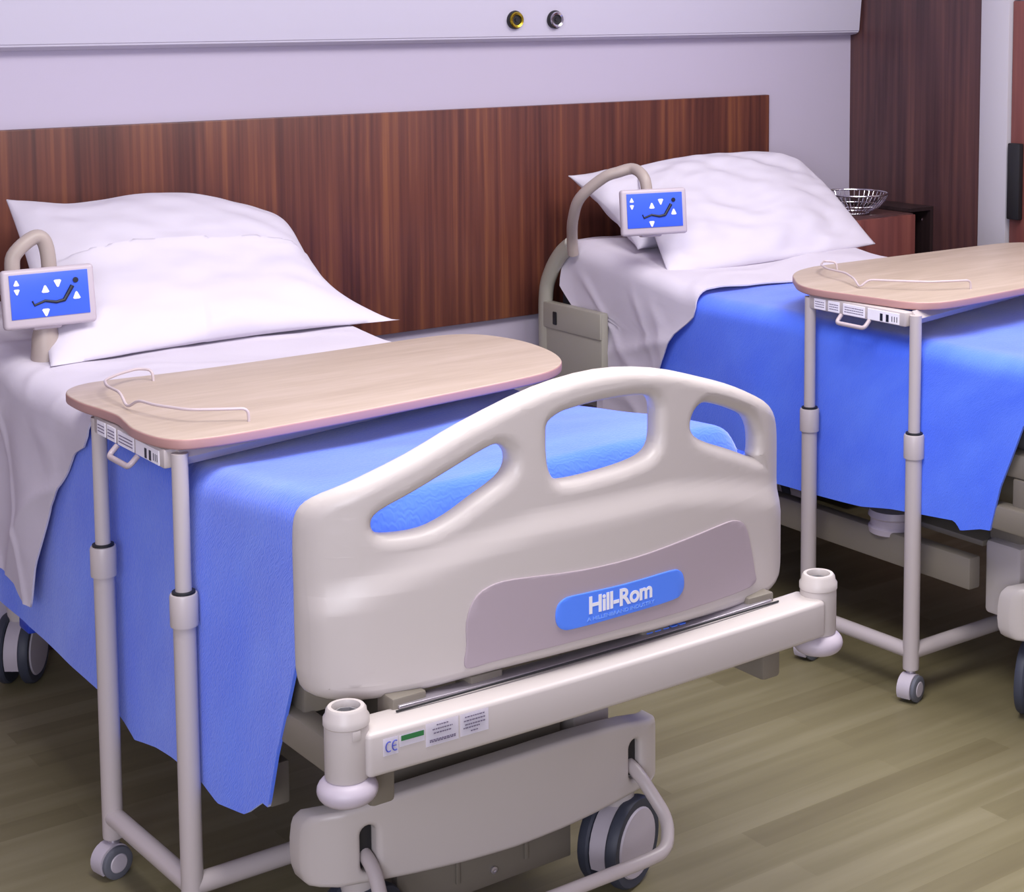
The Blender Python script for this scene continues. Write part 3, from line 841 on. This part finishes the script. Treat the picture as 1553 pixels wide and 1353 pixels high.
make_top(t2, [(3.062, 3.27), (3.107, 3.325), (3.165, 3.368), (3.232, 3.392), (3.307, 3.398), (3.679, 3.390), (3.90, 3.385), (4.02, 3.375), (4.09, 3.33), (4.125, 3.24), (4.125, 3.13), (4.09, 3.0), (4.02, 2.92), (3.90, 2.875), (3.70, 2.845), (3.423, 2.811), (3.24, 2.796), (3.13, 2.793), (3.075, 2.812), (3.040, 2.855), (3.026, 2.93), (3.012, 3.02), (2.999, 3.10), (3.001, 3.16), (3.022, 3.215)], .977,
         [(3.262, 3.315, -.004), (3.262, 3.32, .02), (3.24, 3.345, .022), (3.185, 3.300, .022), (3.150, 3.239, .022), (3.140, 3.162, .022), (3.110, 3.10, .018), (3.085, 3.055, .003), (3.105, 3.045, .022), (3.150, 2.985, .022), (3.20, 2.925, .022), (3.262, 2.895, .022), (3.30, 2.880, .022), (3.30, 2.878, -.004)])

# ------------------------------------------------------------------ bedside cabinet and basket
t = thing('bedside_cabinet', 'low walnut bedside cabinet in the corner beyond the farther bed', 'cabinet', (4.2, 4.22, 0))
bm = bmesh.new()
box(bm, 4.03, 4.048, 4.03, 4.42, .02, .972); box(bm, 4.30, 4.316, 4.03, 4.42, .02, .972)
box(bm, 4.048, 4.30, 4.40, 4.42, .02, .972); box(bm, 4.316, 4.432, 4.38, 4.42, .02, .995)
box(bm, 4.418, 4.432, 4.04, 4.38, .02, .995); box(bm, 4.316, 4.418, 4.04, 4.38, .02, .05); box(bm, 4.316, 4.418, 4.04, 4.38, .983, .995)
fin('carcass', bm, 'dark_carcass', t)
fin('cabinet_top', box(bmesh.new(), 4.03, 4.314, 4.022, 4.42, .973, .982, .002), 'walnut_dark', t)
fin('door', box(bmesh.new(), 4.032, 4.312, 4.010, 4.028, .05, .979, .002), 'redwood', t)
fin('shelf_pin', lathe(bmesh.new(), [(0, 4.035), (.004, 4.035), (.004, 4.04), (0, 4.04)], 4.372, .955, 12, 'y'), 'chrome', t)
t = thing('wire_basket', 'round silver wire basket standing on the bedside cabinet', 'basket', (4.15, 4.14, .982))
cx, cy = 4.15, 4.14
bm = bmesh.new()
def ringt(bm, r, z, tr, n=48):
    v0 = []
    for i in range(n):
        a = 2*math.pi*i/n; c = Vector((cx+r*math.cos(a), cy+r*math.sin(a), z)); d = Vector((math.cos(a), math.sin(a), 0))
        v0.append([bm.verts.new(c+d*tr*math.cos(q)+Vector((0, 0, tr*math.sin(q)))) for q in [2*math.pi*k/8 for k in range(8)]])
    for i in range(n):
        A, B = v0[i], v0[(i+1) % n]
        for k in range(8): bm.faces.new((A[k], A[(k+1) % 8], B[(k+1) % 8], B[k]))
ringt(bm, .114, 1.052, .0035); ringt(bm, .050, .986, .0035); ringt(bm, .085, 1.012, .002)
fin('rim', bm, 'chrome', t)
bm = bmesh.new()
for i in range(40):
    a = 2*math.pi*i/40
    tube(bm, [(cx+r*math.cos(a), cy+r*math.sin(a), z) for r, z in ((.05, .986), (.085, 1.008), (.104, 1.03), (.114, 1.052))], .0018, 6)
fin('wires', bm, 'chrome', t)

# ------------------------------------------------------------------ lights
W = D.worlds.new('World'); S.world = W; W.use_nodes = True
W.node_tree.nodes['Background'].inputs['Color'].default_value = srgb(238, 232, 250)
W.node_tree.nodes['Background'].inputs['Strength'].default_value = .45
def area(name, loc, size, power, col, rot=(0, 0, 0)):
    l = D.lights.new(name, 'AREA'); l.shape = 'RECTANGLE'; l.size, l.size_y = size; l.energy = power; l.color = col[:3]
    o = D.objects.new(name, l); COL.objects.link(o); o.location = loc; o.rotation_euler = rot
    return o
area('ceiling_lamp', (1.4, 2.0, 2.74), (1.4, 1.1), 48, srgb(255, 252, 250))
area('ceiling_lamp', (3.3, 2.4, 2.74), (1.2, 1.2), 38, srgb(255, 252, 250))
area('left_fill', (-1.2, -.6, 1.6), (1.8, 1.4), 64, srgb(240, 242, 255), (math.radians(84), 0, math.radians(-42)))  # added soft fill from the left front; no window is built there

# ------------------------------------------------------------------ camera
f, cxp, cyp, yaw, pitch, roll, h = 2625, 965.8, 273.0, .6609, .1025, .0024, 1.6963
cam = D.cameras.new('camera'); co = D.objects.new('camera', cam); COL.objects.link(co)
cam.sensor_fit = 'HORIZONTAL'; cam.sensor_width = 36; cam.lens = f/1553*36
cam.shift_x = -(cxp-776.5)/1553; cam.shift_y = -(676.5-cyp)/1553
fw = Vector((math.sin(yaw)*math.cos(pitch), math.cos(yaw)*math.cos(pitch), -math.sin(pitch)))
r = Vector((math.cos(yaw), -math.sin(yaw), 0)); d = fw.cross(r)
r2 = math.cos(roll)*r+math.sin(roll)*d; d2 = -math.sin(roll)*r+math.cos(roll)*d
co.matrix_world = Matrix(((r2.x, -d2.x, -fw.x, 0), (r2.y, -d2.y, -fw.y, 0), (r2.z, -d2.z, -fw.z, h), (0, 0, 0, 1)))
S.camera = co
S.view_settings.view_transform = 'Standard'; S.view_settings.look = 'None'
S.view_settings.exposure = 0.45; S.view_settings.gamma = 1; S.view_settings.use_curve_mapping = False
